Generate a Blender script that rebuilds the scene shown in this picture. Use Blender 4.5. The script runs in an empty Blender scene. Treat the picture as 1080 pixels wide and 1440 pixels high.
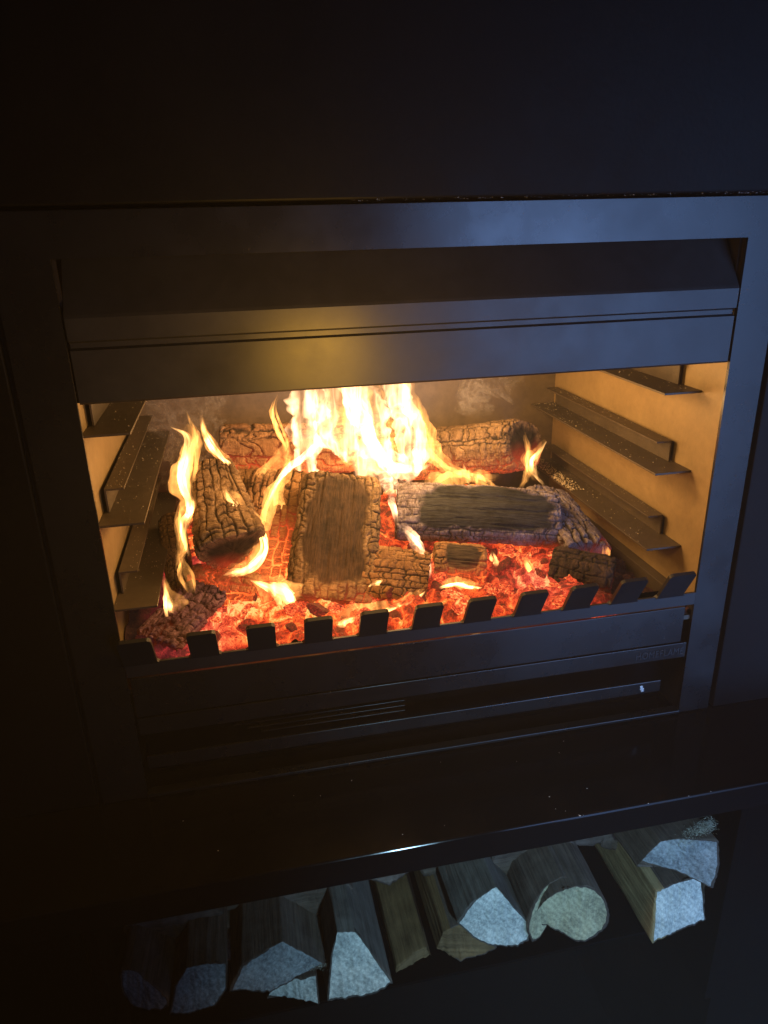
import bpy, bmesh, math, random
import numpy as np
from mathutils import Matrix, Vector
random.seed(7)
HAZE = .027
sc = bpy.context.scene
COL = sc.collection
FL=[
 ('main','hot',[(0.3399, 0.37, 0.7135, 0.0068), (0.3152, 0.4, 0.7711, 0.0233), (0.3114, 0.41, 0.8463, 0.0365), (0.3212, 0.42, 0.8983, 0.0363), (0.3341, 0.42, 0.9775, 0.029)]),
 ('main','hot',[(0.4656, 0.28, 0.7109, 0.0052), (0.4555, 0.37, 0.7491, 0.0234), (0.4052, 0.39, 0.8048, 0.041), (0.3808, 0.41, 0.8688, 0.0407), (0.3759, 0.42, 0.9619, 0.0346)]),
 ('main','hot',[(0.5433, 0.38, 0.7379, 0.0084), (0.4849, 0.4, 0.7634, 0.0309), (0.4421, 0.42, 0.8252, 0.0334), (0.4152, 0.43, 0.8897, 0.0357), (0.413, 0.43, 0.9715, 0.0296)]),
 ('main','hot',[(0.4536, 0.26, 0.7347, 0.0051), (0.5061, 0.38, 0.7603, 0.0292), (0.5118, 0.4, 0.8334, 0.0332), (0.4981, 0.41, 0.8952, 0.0287), (0.4933, 0.42, 0.9684, 0.0243)]),
 ('main','thin',[(0.5275, 0.33, 0.7555, 0.0108), (0.5385, 0.35, 0.8092, 0.0203), (0.5247, 0.36, 0.8631, 0.0188), (0.5034, 0.36, 0.9185, 0.0132), (0.4989, 0.36, 0.9774, 0.0091)]),
 ('main','hot',[(0.2202, 0.26, 0.7434, 0.0012), (0.2587, 0.3, 0.7897, 0.0051), (0.3048, 0.31, 0.8197, 0.0089), (0.3412, 0.32, 0.8536, 0.0115), (0.3665, 0.33, 0.8949, 0.0102)]),
 ('main','hot',[(0.4493, 0.22, 0.6999, 0.0025), (0.4462, 0.25, 0.735, 0.0076), (0.4561, 0.34, 0.7417, 0.0122), (0.4423, 0.37, 0.7762, 0.0123), (0.4313, 0.38, 0.8097, 0.0068)]),
 ('main','thin',[(0.4243, 0.36, 0.7088, 0.0138), (0.4305, 0.42, 0.7768, 0.0563), (0.4293, 0.44, 0.8441, 0.0701), (0.4265, 0.45, 0.9127, 0.0623), (0.4217, 0.45, 0.9679, 0.0546)]),
 ('main','thin',[(0.2209, 0.24, 0.6443, 0.0038), (0.2158, 0.26, 0.7049, 0.0113), (0.2347, 0.28, 0.756, 0.0138), (0.2645, 0.3, 0.7998, 0.0126), (0.2905, 0.31, 0.8341, 0.0038)]),
 ('main','thin',[(0.6171, 0.38, 0.698, 0.0057), (0.5899, 0.4, 0.7468, 0.0171), (0.5601, 0.41, 0.7835, 0.0199), (0.5484, 0.42, 0.84, 0.0112), (0.5396, 0.43, 0.8812, 0.0028)]),
 ('main','hot',[(0.4745, 0.1, 0.6567, 0.0035), (0.4752, 0.13, 0.6713, 0.0095), (0.468, 0.16, 0.6919, 0.0109), (0.4578, 0.19, 0.7031, 0.0074), (0.4494, 0.22, 0.7053, 0.0025)]),
 ('main','hot',[(0.4288, 0.37, 0.7888, 0.0027), (0.4631, 0.37, 0.7715, 0.0123), (0.5051, 0.37, 0.7563, 0.0124), (0.5434, 0.38, 0.757, 0.007), (0.5635, 0.39, 0.7743, 0.0014)]),
 ('main','thin',[(0.1978, 0.34, 0.7382, 0.0052), (0.2193, 0.35, 0.7716, 0.0131), (0.2505, 0.36, 0.796, 0.0158), (0.2825, 0.37, 0.8288, 0.0119), (0.2967, 0.38, 0.8685, 0.0026)]),
 ('main','thin',[(0.2383, 0.28, 0.6734, 0.0039), (0.2526, 0.29, 0.7179, 0.0102), (0.2485, 0.3, 0.7556, 0.0115), (0.2668, 0.31, 0.7857, 0.0026)]),
 ('leftedge','thin',[(0.0751, 0.14, 0.702, 0.0034), (0.0847, 0.16, 0.7352, 0.009), (0.0816, 0.17, 0.7682, 0.0079), (0.0906, 0.19, 0.7962, 0.0023)]),
 ('main','thin',[(0.516, 0.33, 0.7105, 0.0068), (0.5612, 0.34, 0.7376, 0.0178), (0.6071, 0.35, 0.7418, 0.0167), (0.6657, 0.35, 0.7305, 0.0098), (0.6978, 0.35, 0.7394, 0.0014)]),
 ('rearleft','thin',[(0.28, 0.4, 0.7955, 0.0041), (0.262, 0.41, 0.8335, 0.0094), (0.2541, 0.42, 0.862, 0.0094), (0.2561, 0.42, 0.8865, 0.0054), (0.2657, 0.42, 0.9075, 0.0013)]),
 ('leftedge','hot',[(0.0972, 0.15, 0.7072, 0.0023), (0.0881, 0.17, 0.7492, 0.0068), (0.0996, 0.2, 0.7831, 0.0081), (0.0917, 0.23, 0.8226, 0.0116), (0.1026, 0.25, 0.8545, 0.0105), (0.1055, 0.25, 0.8881, 0.007), (0.0818, 0.26, 0.9017, 0.0012)]),
 ('leftedge','thin',[(0.0907, 0.27, 0.7737, 0.0061), (0.1053, 0.29, 0.8236, 0.0122), (0.1151, 0.3, 0.8704, 0.0085), (0.1055, 0.31, 0.912, 0.0012)]),
 ('leftback','hot',[(0.1869, 0.31, 0.793, 0.0025), (0.1623, 0.31, 0.8189, 0.0062), (0.1407, 0.32, 0.8463, 0.0062), (0.13, 0.33, 0.8727, 0.005), (0.129, 0.33, 0.8956, 0.0012)]),
 ('sweep','hot',[(0.1544, 0.235, 0.8001, 0.0024), (0.1672, 0.22, 0.7777, 0.0059), (0.1924, 0.2, 0.7535, 0.0059), (0.2109, 0.185, 0.7321, 0.0059), (0.2125, 0.17, 0.705, 0.0059), (0.1869, 0.165, 0.6793, 0.0082), (0.1606, 0.17, 0.6697, 0.0106), (0.1393, 0.17, 0.6645, 0.0023)]),
 ('lowleft','thin',[(0.0942, 0.13, 0.6567, 0.0034), (0.0862, 0.14, 0.6856, 0.0102), (0.082, 0.15, 0.709, 0.0056), (0.0788, 0.15, 0.7365, 0.0011)]),
 ('cornerleft','hot',[(0.0602, 0.09, 0.6448, 0.0066), (0.062, 0.09, 0.6668, 0.0098), (0.0582, 0.1, 0.6842, 0.0044), (0.0576, 0.1, 0.7037, 0.0011)]),
 ('rightcurl','hot',[(0.7762, 0.34, 0.7056, 0.0028), (0.7623, 0.36, 0.7244, 0.0086), (0.7591, 0.37, 0.7485, 0.01), (0.7776, 0.38, 0.7649, 0.0086), (0.7917, 0.38, 0.7846, 0.0014)]),
 ('rightcurl','thin',[(0.7153, 0.33, 0.7059, 0.0042), (0.7399, 0.35, 0.7296, 0.0113), (0.748, 0.36, 0.7673, 0.0113), (0.7411, 0.37, 0.8089, 0.0028)]),
 ('midright','hot',[(0.6112, 0.3, 0.7405, 0.0054), (0.6043, 0.31, 0.7549, 0.0067), (0.5987, 0.32, 0.7749, 0.0013)]),
 ('midright','thin',[(0.6627, 0.3, 0.7213, 0.0041), (0.6291, 0.32, 0.7379, 0.0164), (0.601, 0.34, 0.7513, 0.0137), (0.5639, 0.35, 0.7717, 0.0041)]),
 ('bedcentre','hot',[(0.239, 0.1, 0.6301, 0.0046), (0.2354, 0.1, 0.6435, 0.017), (0.2278, 0.105, 0.6572, 0.0193), (0.2066, 0.11, 0.6701, 0.0102), (0.1854, 0.12, 0.6779, 0.0011)]),
 ('bedfront','hot',[(0.3112, 0.045, 0.6198, 0.0078), (0.3248, 0.045, 0.6229, 0.0122), (0.3529, 0.05, 0.6289, 0.0078), (0.3939, 0.055, 0.6308, 0.0056), (0.4523, 0.07, 0.6408, 0.0011)]),
 ('bedspot','hot',[(0.3715, 0.09, 0.6591, 0.0023), (0.3821, 0.09, 0.6628, 0.0057), (0.3938, 0.09, 0.6665, 0.0023)]),
 ('blockedge','hot',[(0.4862, 0.085, 0.6417, 0.0023), (0.514, 0.085, 0.646, 0.0058), (0.541, 0.085, 0.636, 0.0047), (0.5658, 0.085, 0.6315, 0.0012)]),
 ('ashedge','hot',[(0.4133, 0.065, 0.6253, 0.0023), (0.4298, 0.065, 0.6335, 0.0046), (0.4476, 0.07, 0.6388, 0.0046), (0.4607, 0.075, 0.6449, 0.0012)]),
 ('bedright','hot',[(0.6012, 0.13, 0.6509, 0.0049), (0.5983, 0.13, 0.6621, 0.0073), (0.5963, 0.14, 0.6739, 0.0012)]),
 ('bedright2','thin',[(0.664, 0.11, 0.631, 0.0037), (0.6543, 0.12, 0.6478, 0.0073), (0.6523, 0.13, 0.6638, 0.0025)]),
 ('far','thin',[(0.8113, 0.14, 0.6352, 0.0051), (0.8075, 0.14, 0.6468, 0.0076), (0.8032, 0.14, 0.6639, 0.0013)]),
]
FW=[
 ('w1',-0.15,[(-0.0491, 0.2058), (-0.0339, 0.2027), (-0.0173, 0.1874), (0.0115, 0.1637), (0.0005, 0.1489), (-0.0233, 0.1442), (-0.0422, 0.1456), (-0.0515, 0.1636)]),
 ('w2',-0.155,[(0.0425, 0.191), (0.0689, 0.192), (0.0951, 0.1887), (0.0905, 0.154), (0.0724, 0.1304), (0.0406, 0.1234), (0.013, 0.1245), (0.025, 0.1634)]),
 ('w3',-0.16,[(0.1072, 0.1663), (0.1253, 0.1938), (0.1538, 0.2004), (0.1796, 0.2107), (0.2031, 0.1861), (0.2351, 0.1495), (0.1918, 0.147), (0.1574, 0.142), (0.1292, 0.1567)]),
 ('w4',-0.15,[(0.1692, 0.1217), (0.2052, 0.1233), (0.2242, 0.1301), (0.224, 0.089), (0.1922, 0.0925), (0.1539, 0.0917)]),
 ('w5',-0.165,[(0.2441, 0.1068), (0.2551, 0.1715), (0.2656, 0.2104), (0.2889, 0.2053), (0.3041, 0.1756), (0.3357, 0.1137), (0.3073, 0.1033), (0.2738, 0.104)]),
 ('w6',-0.12,[(0.3567, 0.0472), (0.3619, 0.0723), (0.41, 0.0848), (0.4209, 0.0517), (0.4099, 0.0415)]),
 ('w7',-0.155,[(0.4242, 0.1286), (0.4333, 0.1573), (0.4703, 0.1719), (0.5066, 0.1306), (0.4855, 0.1175), (0.4549, 0.1086)]),
 ('w8',-0.16,[(0.4545, 0.1898), (0.4816, 0.2143), (0.5132, 0.2345), (0.5406, 0.1897), (0.5712, 0.1474), (0.5587, 0.1318), (0.5347, 0.129), (0.5046, 0.1406), (0.4782, 0.1604)]),
 ('w9',-0.15,[(0.565, 0.1591), (0.5756, 0.1874), (0.6033, 0.2079), (0.6315, 0.219), (0.6407, 0.1922), (0.6213, 0.1724), (0.5975, 0.1425), (0.5749, 0.1311)]),
 ('w10',-0.165,[(0.5712, 0.1534), (0.5867, 0.1772), (0.6044, 0.2002), (0.636, 0.2102), (0.6691, 0.2049), (0.688, 0.1847), (0.6919, 0.1556), (0.6792, 0.1304), (0.6465, 0.1201), (0.6206, 0.1384), (0.5978, 0.1525)]),
 ('w11',-0.17,[(0.7874, 0.1757), (0.8265, 0.1783), (0.8686, 0.1818), (0.8734, 0.1409), (0.8772, 0.0976), (0.8268, 0.0997), (0.7773, 0.1), (0.7828, 0.1406)]),
 ('w12',-0.165,[(0.756, 0.2318), (0.7742, 0.2559), (0.7896, 0.2716), (0.8269, 0.2718), (0.8683, 0.2727), (0.8685, 0.2382), (0.8601, 0.2003), (0.8137, 0.2208)]),
]
CAM_R=[[0.979452, -0.09566, 0.177545], [-0.200136, -0.352448, 0.914181], [-0.024875, -0.93093, -0.364351]]
CAM_C=[0.19862, -0.94264, 1.19559]
CAM_F=25.5710

# ------------------------------------------------------------------ camera
cam = bpy.data.cameras.new('camera'); cam_o = bpy.data.objects.new('camera', cam); COL.objects.link(cam_o)
R_ = np.array(CAM_R)
M = Matrix.Identity(4)
for i in range(3):
    M[i][0] = R_[i][0]; M[i][1] = -R_[i][1]; M[i][2] = -R_[i][2]; M[i][3] = CAM_C[i]
cam_o.matrix_world = M
cam.sensor_fit = 'VERTICAL'; cam.sensor_height = 36; cam.sensor_width = 27; cam.lens = CAM_F
cam.clip_start = .02; cam.clip_end = 60
sc.camera = cam_o
# ------------------------------------------------------------------ world (a dark room)
w = bpy.data.worlds.new('World'); sc.world = w; w.use_nodes = True
w.node_tree.nodes['Background'].inputs[0].default_value = (.15, .22, .8, 1)
w.node_tree.nodes['Background'].inputs[1].default_value = .012
sc.view_settings.view_transform = 'Standard'; sc.view_settings.look = 'None'
sc.view_settings.exposure = 0; sc.view_settings.gamma = 1
sc.render.engine = 'CYCLES'
cy = sc.cycles
cy.use_denoising = True; cy.max_bounces = 8; cy.transparent_max_bounces = 64
cy.sample_clamp_indirect = 3; cy.caustics_reflective = False; cy.caustics_refractive = False
# ------------------------------------------------------------------ lamps
def lamp(name, kind, loc, power, color, size=.05, target=None, **kw):
    l = bpy.data.lights.new(name, kind); l.energy = power; l.color = color
    if kind in ('POINT', 'SPOT'): l.shadow_soft_size = size
    for k, v in kw.items(): setattr(l, k, v)
    o = bpy.data.objects.new(name, l); COL.objects.link(o); o.location = loc
    if target is not None:
        o.rotation_euler = (Vector(target)-Vector(loc)).to_track_quat('-Z', 'Y').to_euler()
    return o
BLUE = (.25, .46, 1.0)
# the cool light of the room in front of the fireplace
a = lamp('cool_room_light', 'AREA', (1.98, -1.9, .55), 31.0, BLUE, shape='RECTANGLE', size_y=1.9)
a.data.size = 1.7; a.data.spread = math.radians(84); a.rotation_euler = (math.radians(90), math.radians(-9), 0)
s = lamp('cool_torch_light', 'SPOT', (.52, -1.2, .78), 38.0, (.40, .74, 1.0), .03, (.56, -.16, .13), spot_size=math.radians(50), spot_blend=.9)
# light given off by the flames
FIRE = (1.0, .56, .20)
lamp('fire_light_high', 'POINT', (.50, .24, 1.04), 9.5, FIRE, .07)
lamp('fire_light_core', 'POINT', (.47, .24, .90), 3.2, FIRE, .05)
lamp('fire_light_left', 'POINT', (.21, .20, .87), .75, (1, .50, .15), .03)
lamp('fire_light_right', 'POINT', (.64, .34, .87), .9, FIRE, .04)
lamp('fire_light_low', 'POINT', (.30, .06, .70), .5, (1, .45, .14), .03)
# added warm lamp before the hood, standing in for the lens flare glow

lamp('added_flare_lamp', 'POINT', (.33, -.24, 1.00), 3.8, (1, .50, .05), .06, specular_factor=0)

# ------------------------------------------------------------------ helpers
def tag(o, label=None, cat=None, group=None, kind=None):
    if label: o['label'] = label
    if cat: o['category'] = cat
    if group: o['group'] = group
    if kind: o['kind'] = kind
    return o
def empty(name, loc=(0, 0, 0)):
    o = bpy.data.objects.new(name, None); COL.objects.link(o); o.location = loc; o.empty_display_size = .05
    return o
def link(name, me, parent=None, mats=()):
    o = bpy.data.objects.new(name, me); COL.objects.link(o)
    for m in mats: me.materials.append(m)
    if parent is not None:
        o.parent = parent; o.location = -Vector(parent.location)
    return o
def mesh_obj(name, bm, mat, parent=None, smooth=False):
    me = bpy.data.meshes.new(name); bm.normal_update(); bm.to_mesh(me); bm.free()
    if smooth:
        for p in me.polygons: p.use_smooth = True
    return link(name, me, parent, [mat] if not isinstance(mat, (list, tuple)) else mat)
def box(bm, x0, x1, y0, y1, z0, z1, bev=.0, seg=2):
    r = bmesh.ops.create_cube(bm, size=1)
    for v in r['verts']:
        v.co = Vector(((x0+x1)/2+v.co.x*(x1-x0), (y0+y1)/2+v.co.y*(y1-y0), (z0+z1)/2+v.co.z*(z1-z0)))
    if bev:
        es = list({e for v in r['verts'] for e in v.link_edges})
        bmesh.ops.bevel(bm, geom=es, offset=bev, segments=seg, affect='EDGES', profile=.5)
def plate(name, x0, x1, y0, y1, z0, z1, mat, parent, bev=.0012):
    bm = bmesh.new(); box(bm, x0, x1, y0, y1, z0, z1, bev); return mesh_obj(name, bm, mat, parent)
def prism(bm, pts, axis, a, b, bev=0):
    """pts 2-D outline extruded along axis from a to b"""
    def P(p, t):
        return (t, p[0], p[1]) if axis == 0 else ((p[0], t, p[1]) if axis == 1 else (p[0], p[1], t))
    v0 = [bm.verts.new(P(p, a)) for p in pts]; v1 = [bm.verts.new(P(p, b)) for p in pts]
    n = len(pts); fs = [bm.faces.new(v0), bm.faces.new(v1[::-1])]
    for i in range(n): fs.append(bm.faces.new((v0[i], v0[(i+1) % n], v1[(i+1) % n], v1[i])))
    bmesh.ops.recalc_face_normals(bm, faces=fs)
    if bev:
        es = list({e for f in fs for e in f.edges})
        bmesh.ops.bevel(bm, geom=es, offset=bev, segments=2, affect='EDGES', profile=.5)
def grid_mesh(name, P, mat, parent=None, wrap=False, attrs=None, smooth=True, quads_extra=None):
    """P (nu,nv,3) -> mesh. wrap joins the second direction"""
    nu, nv = P.shape[:2]
    co = P.reshape(-1, 3)
    i = np.arange(nu-1)[:, None]*nv; j = np.arange(nv if wrap else nv-1)[None, :]
    j2 = (j+1) % nv
    q = np.stack([i+j, i+j2, i+nv+j2, i+nv+j], -1).reshape(-1, 4)
    me = bpy.data.meshes.new(name)
    me.vertices.add(len(co)); me.vertices.foreach_set('co', co.astype(np.float32).ravel())
    me.loops.add(q.size); me.loops.foreach_set('vertex_index', q.astype(np.int32).ravel())
    me.polygons.add(len(q)); me.polygons.foreach_set('loop_start', (np.arange(len(q))*4).astype(np.int32))
    me.polygons.foreach_set('loop_total', np.full(len(q), 4, np.int32))
    me.update(calc_edges=True); me.validate()
    if smooth: me.polygons.foreach_set('use_smooth', np.ones(len(me.polygons), bool))
    for k, v in (attrs or {}).items():
        v = np.asarray(v, np.float32)
        if v.ndim >= 2 and v.shape[-1] == 3 and v.size == len(co)*3:
            at = me.attributes.new(k, 'FLOAT_VECTOR', 'POINT'); at.data.foreach_set('vector', v.ravel())
        else:
            at = me.attributes.new(k, 'FLOAT', 'POINT'); at.data.foreach_set('value', v.ravel())
    return link(name, me, parent, [mat])
# numpy noise ---------------------------------------------------------
def hsh(*c):
    h = np.zeros(np.broadcast(*c).shape, np.uint32)
    for k, v in enumerate(c):
        h = (h ^ (np.asarray(v).astype(np.int64).astype(np.uint32)*np.uint32([73856093, 19349663, 83492791, 2654435761][k])))
        h = h*np.uint32(1664525)+np.uint32(1013904223); h ^= h >> np.uint32(15); h = h*np.uint32(2246822519); h ^= h >> np.uint32(13)
    return (h & np.uint32(0xffffff)).astype(np.float64)/16777215.
def vnoise(x, y, z=0., seed=0):
    x, y, z = np.broadcast_arrays(np.asarray(x, float), np.asarray(y, float), np.asarray(z, float))
    xi, yi, zi = np.floor(x), np.floor(y), np.floor(z); f = [x-xi, y-yi, z-zi]; f = [t*t*(3-2*t) for t in f]
    r = 0
    for a in (0, 1):
        for b in (0, 1):
            for c in (0, 1):
                r = r+hsh(xi+a, yi+b, zi+c, seed+np.zeros(1))*(f[0] if a else 1-f[0])*(f[1] if b else 1-f[1])*(f[2] if c else 1-f[2])
    return r
def fbm(x, y, z=0., o=4, seed=0):
    r = 0; a = .5; t = 0
    for k in range(o):
        r = r+a*vnoise(np.asarray(x)*2**k, np.asarray(y)*2**k, np.asarray(z)*2**k, seed+k*17); t += a; a *= .5
    return r/t
def voro(u, v, nv, seed, jit=.9):
    """u,v in cell units, v periodic with nv cells -> F1, F2, cell random"""
    ui, vi = np.floor(u), np.floor(v)
    f1 = np.full(u.shape, 9.); f2 = np.full(u.shape, 9.); cid = np.zeros(u.shape)
    for a in (-1, 0, 1):
        for b in (-1, 0, 1):
            cu, cv = ui+a, (vi+b)
            cw = np.mod(cv, nv) if nv else cv
            pu = cu+.5+jit*(hsh(cu, cw, seed+np.zeros(1))-.5); pv = cv+.5+jit*(hsh(cu, cw, seed+31+np.zeros(1))-.5)
            d = np.hypot(u-pu, v-pv); r = hsh(cu, cw, seed+77+np.zeros(1))
            m = d < f1
            f2 = np.where(m, f1, np.minimum(f2, d)); cid = np.where(m, r, cid); f1 = np.where(m, d, f1)
    return f1, f2, cid
def sst(a, b, x):
    t = np.clip((x-a)/(b-a), 0, 1); return t*t*(3-2*t)

# ------------------------------------------------------------------ materials
def nmat(name):
    m = bpy.data.materials.new(name); m.use_nodes = True; nt = m.node_tree; nt.nodes.clear()
    return m, nt
class N:
    def __init__(s, nt): s.nt = nt
    def __call__(s, t, ins=None, **kw):
        n = s.nt.nodes.new(t)
        for k, v in kw.items(): setattr(n, k, v)
        for k, v in (ins or {}).items():
            if isinstance(v, bpy.types.NodeSocket): s.nt.links.new(v, n.inputs[k])
            else: n.inputs[k].default_value = v
        return n
    def ramp(s, fac, stops, interp='LINEAR'):
        n = s.nt.nodes.new('ShaderNodeValToRGB'); s.nt.links.new(fac, n.inputs[0]); n.color_ramp.interpolation = interp
        e = n.color_ramp.elements
        while len(e) < len(stops): e.new(.5)
        for i, (p, c) in enumerate(stops): e[i].position = p; e[i].color = c if len(c) == 4 else (*c, 1)
        return n.outputs[0]
    def math(s, op, a, b=0., c=None, clamp=False):
        n = s('ShaderNodeMath', {0: a, 1: b}, operation=op); n.use_clamp = clamp
        if c is not None:
            if isinstance(c, bpy.types.NodeSocket): s.nt.links.new(c, n.inputs[2])
            else: n.inputs[2].default_value = float(c)
        return n.outputs[0]
    def mix(s, f, a, b, blend='MIX'):
        n = s.nt.nodes.new('ShaderNodeMix'); n.data_type = 'RGBA'; n.blend_type = blend
        for i, v in ((0, f), (6, a), (7, b)):
            if isinstance(v, bpy.types.NodeSocket): s.nt.links.new(v, n.inputs[i])
            else: n.inputs[i].default_value = v if i == 0 else (*v, 1)[:4]
        return n.outputs[2]
def steel(name, base, rough, bump=.15, scale=300, metal=0., spec=.5, dirt=.35, streak=False):
    m, nt = nmat(name); n = N(nt)
    tc = n('ShaderNodeTexCoord').outputs['Object']
    g = n('ShaderNodeNewGeometry').outputs['Position']
    a = n('ShaderNodeTexNoise', {'Vector': g, 'Scale': 9., 'Detail': 6., 'Roughness': .6}).outputs[0]
    b = n('ShaderNodeTexNoise', {'Vector': g, 'Scale': float(scale), 'Detail': 3.}).outputs[0]
    c = n('ShaderNodeTexNoise', {'Vector': g, 'Scale': 60., 'Detail': 8., 'Roughness': .7}).outputs[0]
    t = n.math('MULTIPLY_ADD', n.math('SUBTRACT', n.math('ADD', a, c), 1.), dirt*2, 1.)
    colr = n.mix(1., base, n('ShaderNodeCombineColor', {0: t, 1: t, 2: t}).outputs[0], 'MULTIPLY')
    rg = n.math('MULTIPLY_ADD', n.math('SUBTRACT', a, .5), .35, rough, )
    bp = n('ShaderNodeBump', {'Strength': bump, 'Distance': .0006, 'Height': n.math('ADD', b, n.math('MULTIPLY', c, .8))}).outputs[0]
    p = n('ShaderNodeBsdfPrincipled', {'Base Color': colr, 'Roughness': rg, 'Metallic': metal, 'Specular IOR Level': spec, 'Normal': bp})
    o = n('ShaderNodeOutputMaterial', {0: p.outputs[0]})
    return m
M_frame = steel('black_stove_paint', (.011, .011, .012), .28, .04)
M_hood = steel('black_hood_paint', (.024, .023, .023), .42, .04)
M_dark = steel('dark_recess_steel', (.012, .008, .007), .6, .2)
M_wall = steel('matt_black_wall', (.006, .0058, .0065), .5, .3, 180, spec=.10)
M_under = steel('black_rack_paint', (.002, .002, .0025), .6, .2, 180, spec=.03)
M_slab = steel('polished_black_hearth', (.005, .0045, .0055), .12, .02, 400, spec=.22, dirt=.2)
M_inner = steel('heat_stained_steel', (.25, .175, .085), .50, .35, 420, dirt=.3)
M_rail = steel('sooty_rail_steel', (.060, .044, .028), .55, .3, 350, dirt=.5)
M_back = steel('sooty_back_plate', (.10, .075, .05), .6, .3, 300, dirt=.6)
M_fret = steel('black_fret_steel', (.018, .017, .018), .45, .1, 350)

def char_mat(name, ash, mid, dark, smooth_col, hot=1.0, grain=1.0):
    m, nt = nmat(name); n = N(nt)
    at = lambda k: n('ShaderNodeAttribute', attribute_name=k)
    uv = at('grain').outputs['Vector']
    crack = at('crack').outputs['Fac']; smo = at('smooth').outputs['Fac']; emb = at('ember').outputs['Fac']; cid = at('cell').outputs['Fac']
    mp = n('ShaderNodeMapping', {'Vector': uv, 'Scale': (60, 420, 420)}).outputs[0]
    gr = n('ShaderNodeTexNoise', {'Vector': mp, 'Scale': 1., 'Detail': 5., 'Roughness': .65, 'Distortion': .4}).outputs[0]
    mp2 = n('ShaderNodeMapping', {'Vector': uv, 'Scale': (420, 90, 90)}).outputs[0]
    gr2 = n('ShaderNodeTexNoise', {'Vector': mp2, 'Scale': 1., 'Detail': 5., 'Roughness': .7, 'Distortion': 1.2}).outputs[0]
    g3 = n('ShaderNodeTexNoise', {'Vector': uv, 'Scale': 28., 'Detail': 6., 'Roughness': .7}).outputs[0]
    fine = n('ShaderNodeTexNoise', {'Vector': uv, 'Scale': 700., 'Detail': 4., 'Roughness': .7}).outputs[0]
    t = n.math('ADD', n.math('MULTIPLY', g3, .55), n.math('MULTIPLY', gr2, .45))
    c = n.ramp(t, [(.30, dark), (.45, mid), (.62, ash)])
    c = n.mix(n.math('MULTIPLY', cid, .45), c, mid)
    gs = n.ramp(gr, [(.30, tuple(k*.45 for k in smooth_col)), (.62, tuple(k*1.45 for k in smooth_col))])
    gv = n.math('MULTIPLY_ADD', g3, 3.6, -.95, clamp=True)
    gs = n.mix(1., gs, n('ShaderNodeCombineColor', {0: gv, 1: gv, 2: gv}).outputs[0], 'MULTIPLY')
    c = n.mix(smo, c, gs)
    c = n.mix(n.math('MULTIPLY', crack, .93, clamp=True), c, (.008, .006, .005))
    h = n.math('ADD', n.math('MULTIPLY', gr, 1.0*grain), n.math('ADD', n.math('MULTIPLY', gr2, n.math('MULTIPLY_ADD', smo, -1.3, 1.5)), n.math('MULTIPLY', fine, .35)))
    bp = n('ShaderNodeBump', {'Strength': 1.0, 'Distance': .0016, 'Height': h}).outputs[0]
    # glowing wood, hottest inside the cracks
    e = n.math('MULTIPLY', emb, n.math('ADD', n.math('MULTIPLY', crack, 1.0), n.math('MULTIPLY', n.math('POWER', gr2, 2.2), 1.5)))
    ec = n.ramp(e, [(0, (0, 0, 0)), (.25, (.28, .020, .006)), (.55, (.9, .12, .02)), (1., (1, .42, .08))])
    p = n('ShaderNodeBsdfPrincipled', {'Base Color': c, 'Roughness': .85, 'Specular IOR Level': .25, 'Normal': bp,
        'Emission Color': ec, 'Emission Strength': 1.25*hot})
    n('ShaderNodeOutputMaterial', {0: p.outputs[0]})
    m.cycles.emission_sampling = 'NONE'
    return m
M_char = char_mat('charred_log_tan', (.38, .25, .14), (.125, .074, .040), (.022, .013, .009), (.045, .025, .014))
M_chargrey = char_mat('charred_log_grey', (.40, .35, .38), (.13, .10, .115), (.022, .018, .02), (.021, .022, .025))
M_charhot = char_mat('charred_log_glowing', (.44, .25, .12), (.20, .10, .045), (.04, .02, .012), (.04, .028, .02), 1.3)
M_chardark = char_mat('charred_log_black', (.10, .06, .045), (.03, .02, .018), (.010, .007, .007), (.02, .014, .012), .8)
M_charend = char_mat('charred_log_purple', (.34, .19, .26), (.09, .04, .07), (.014, .008, .011), (.03, .02, .02), .9)

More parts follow.
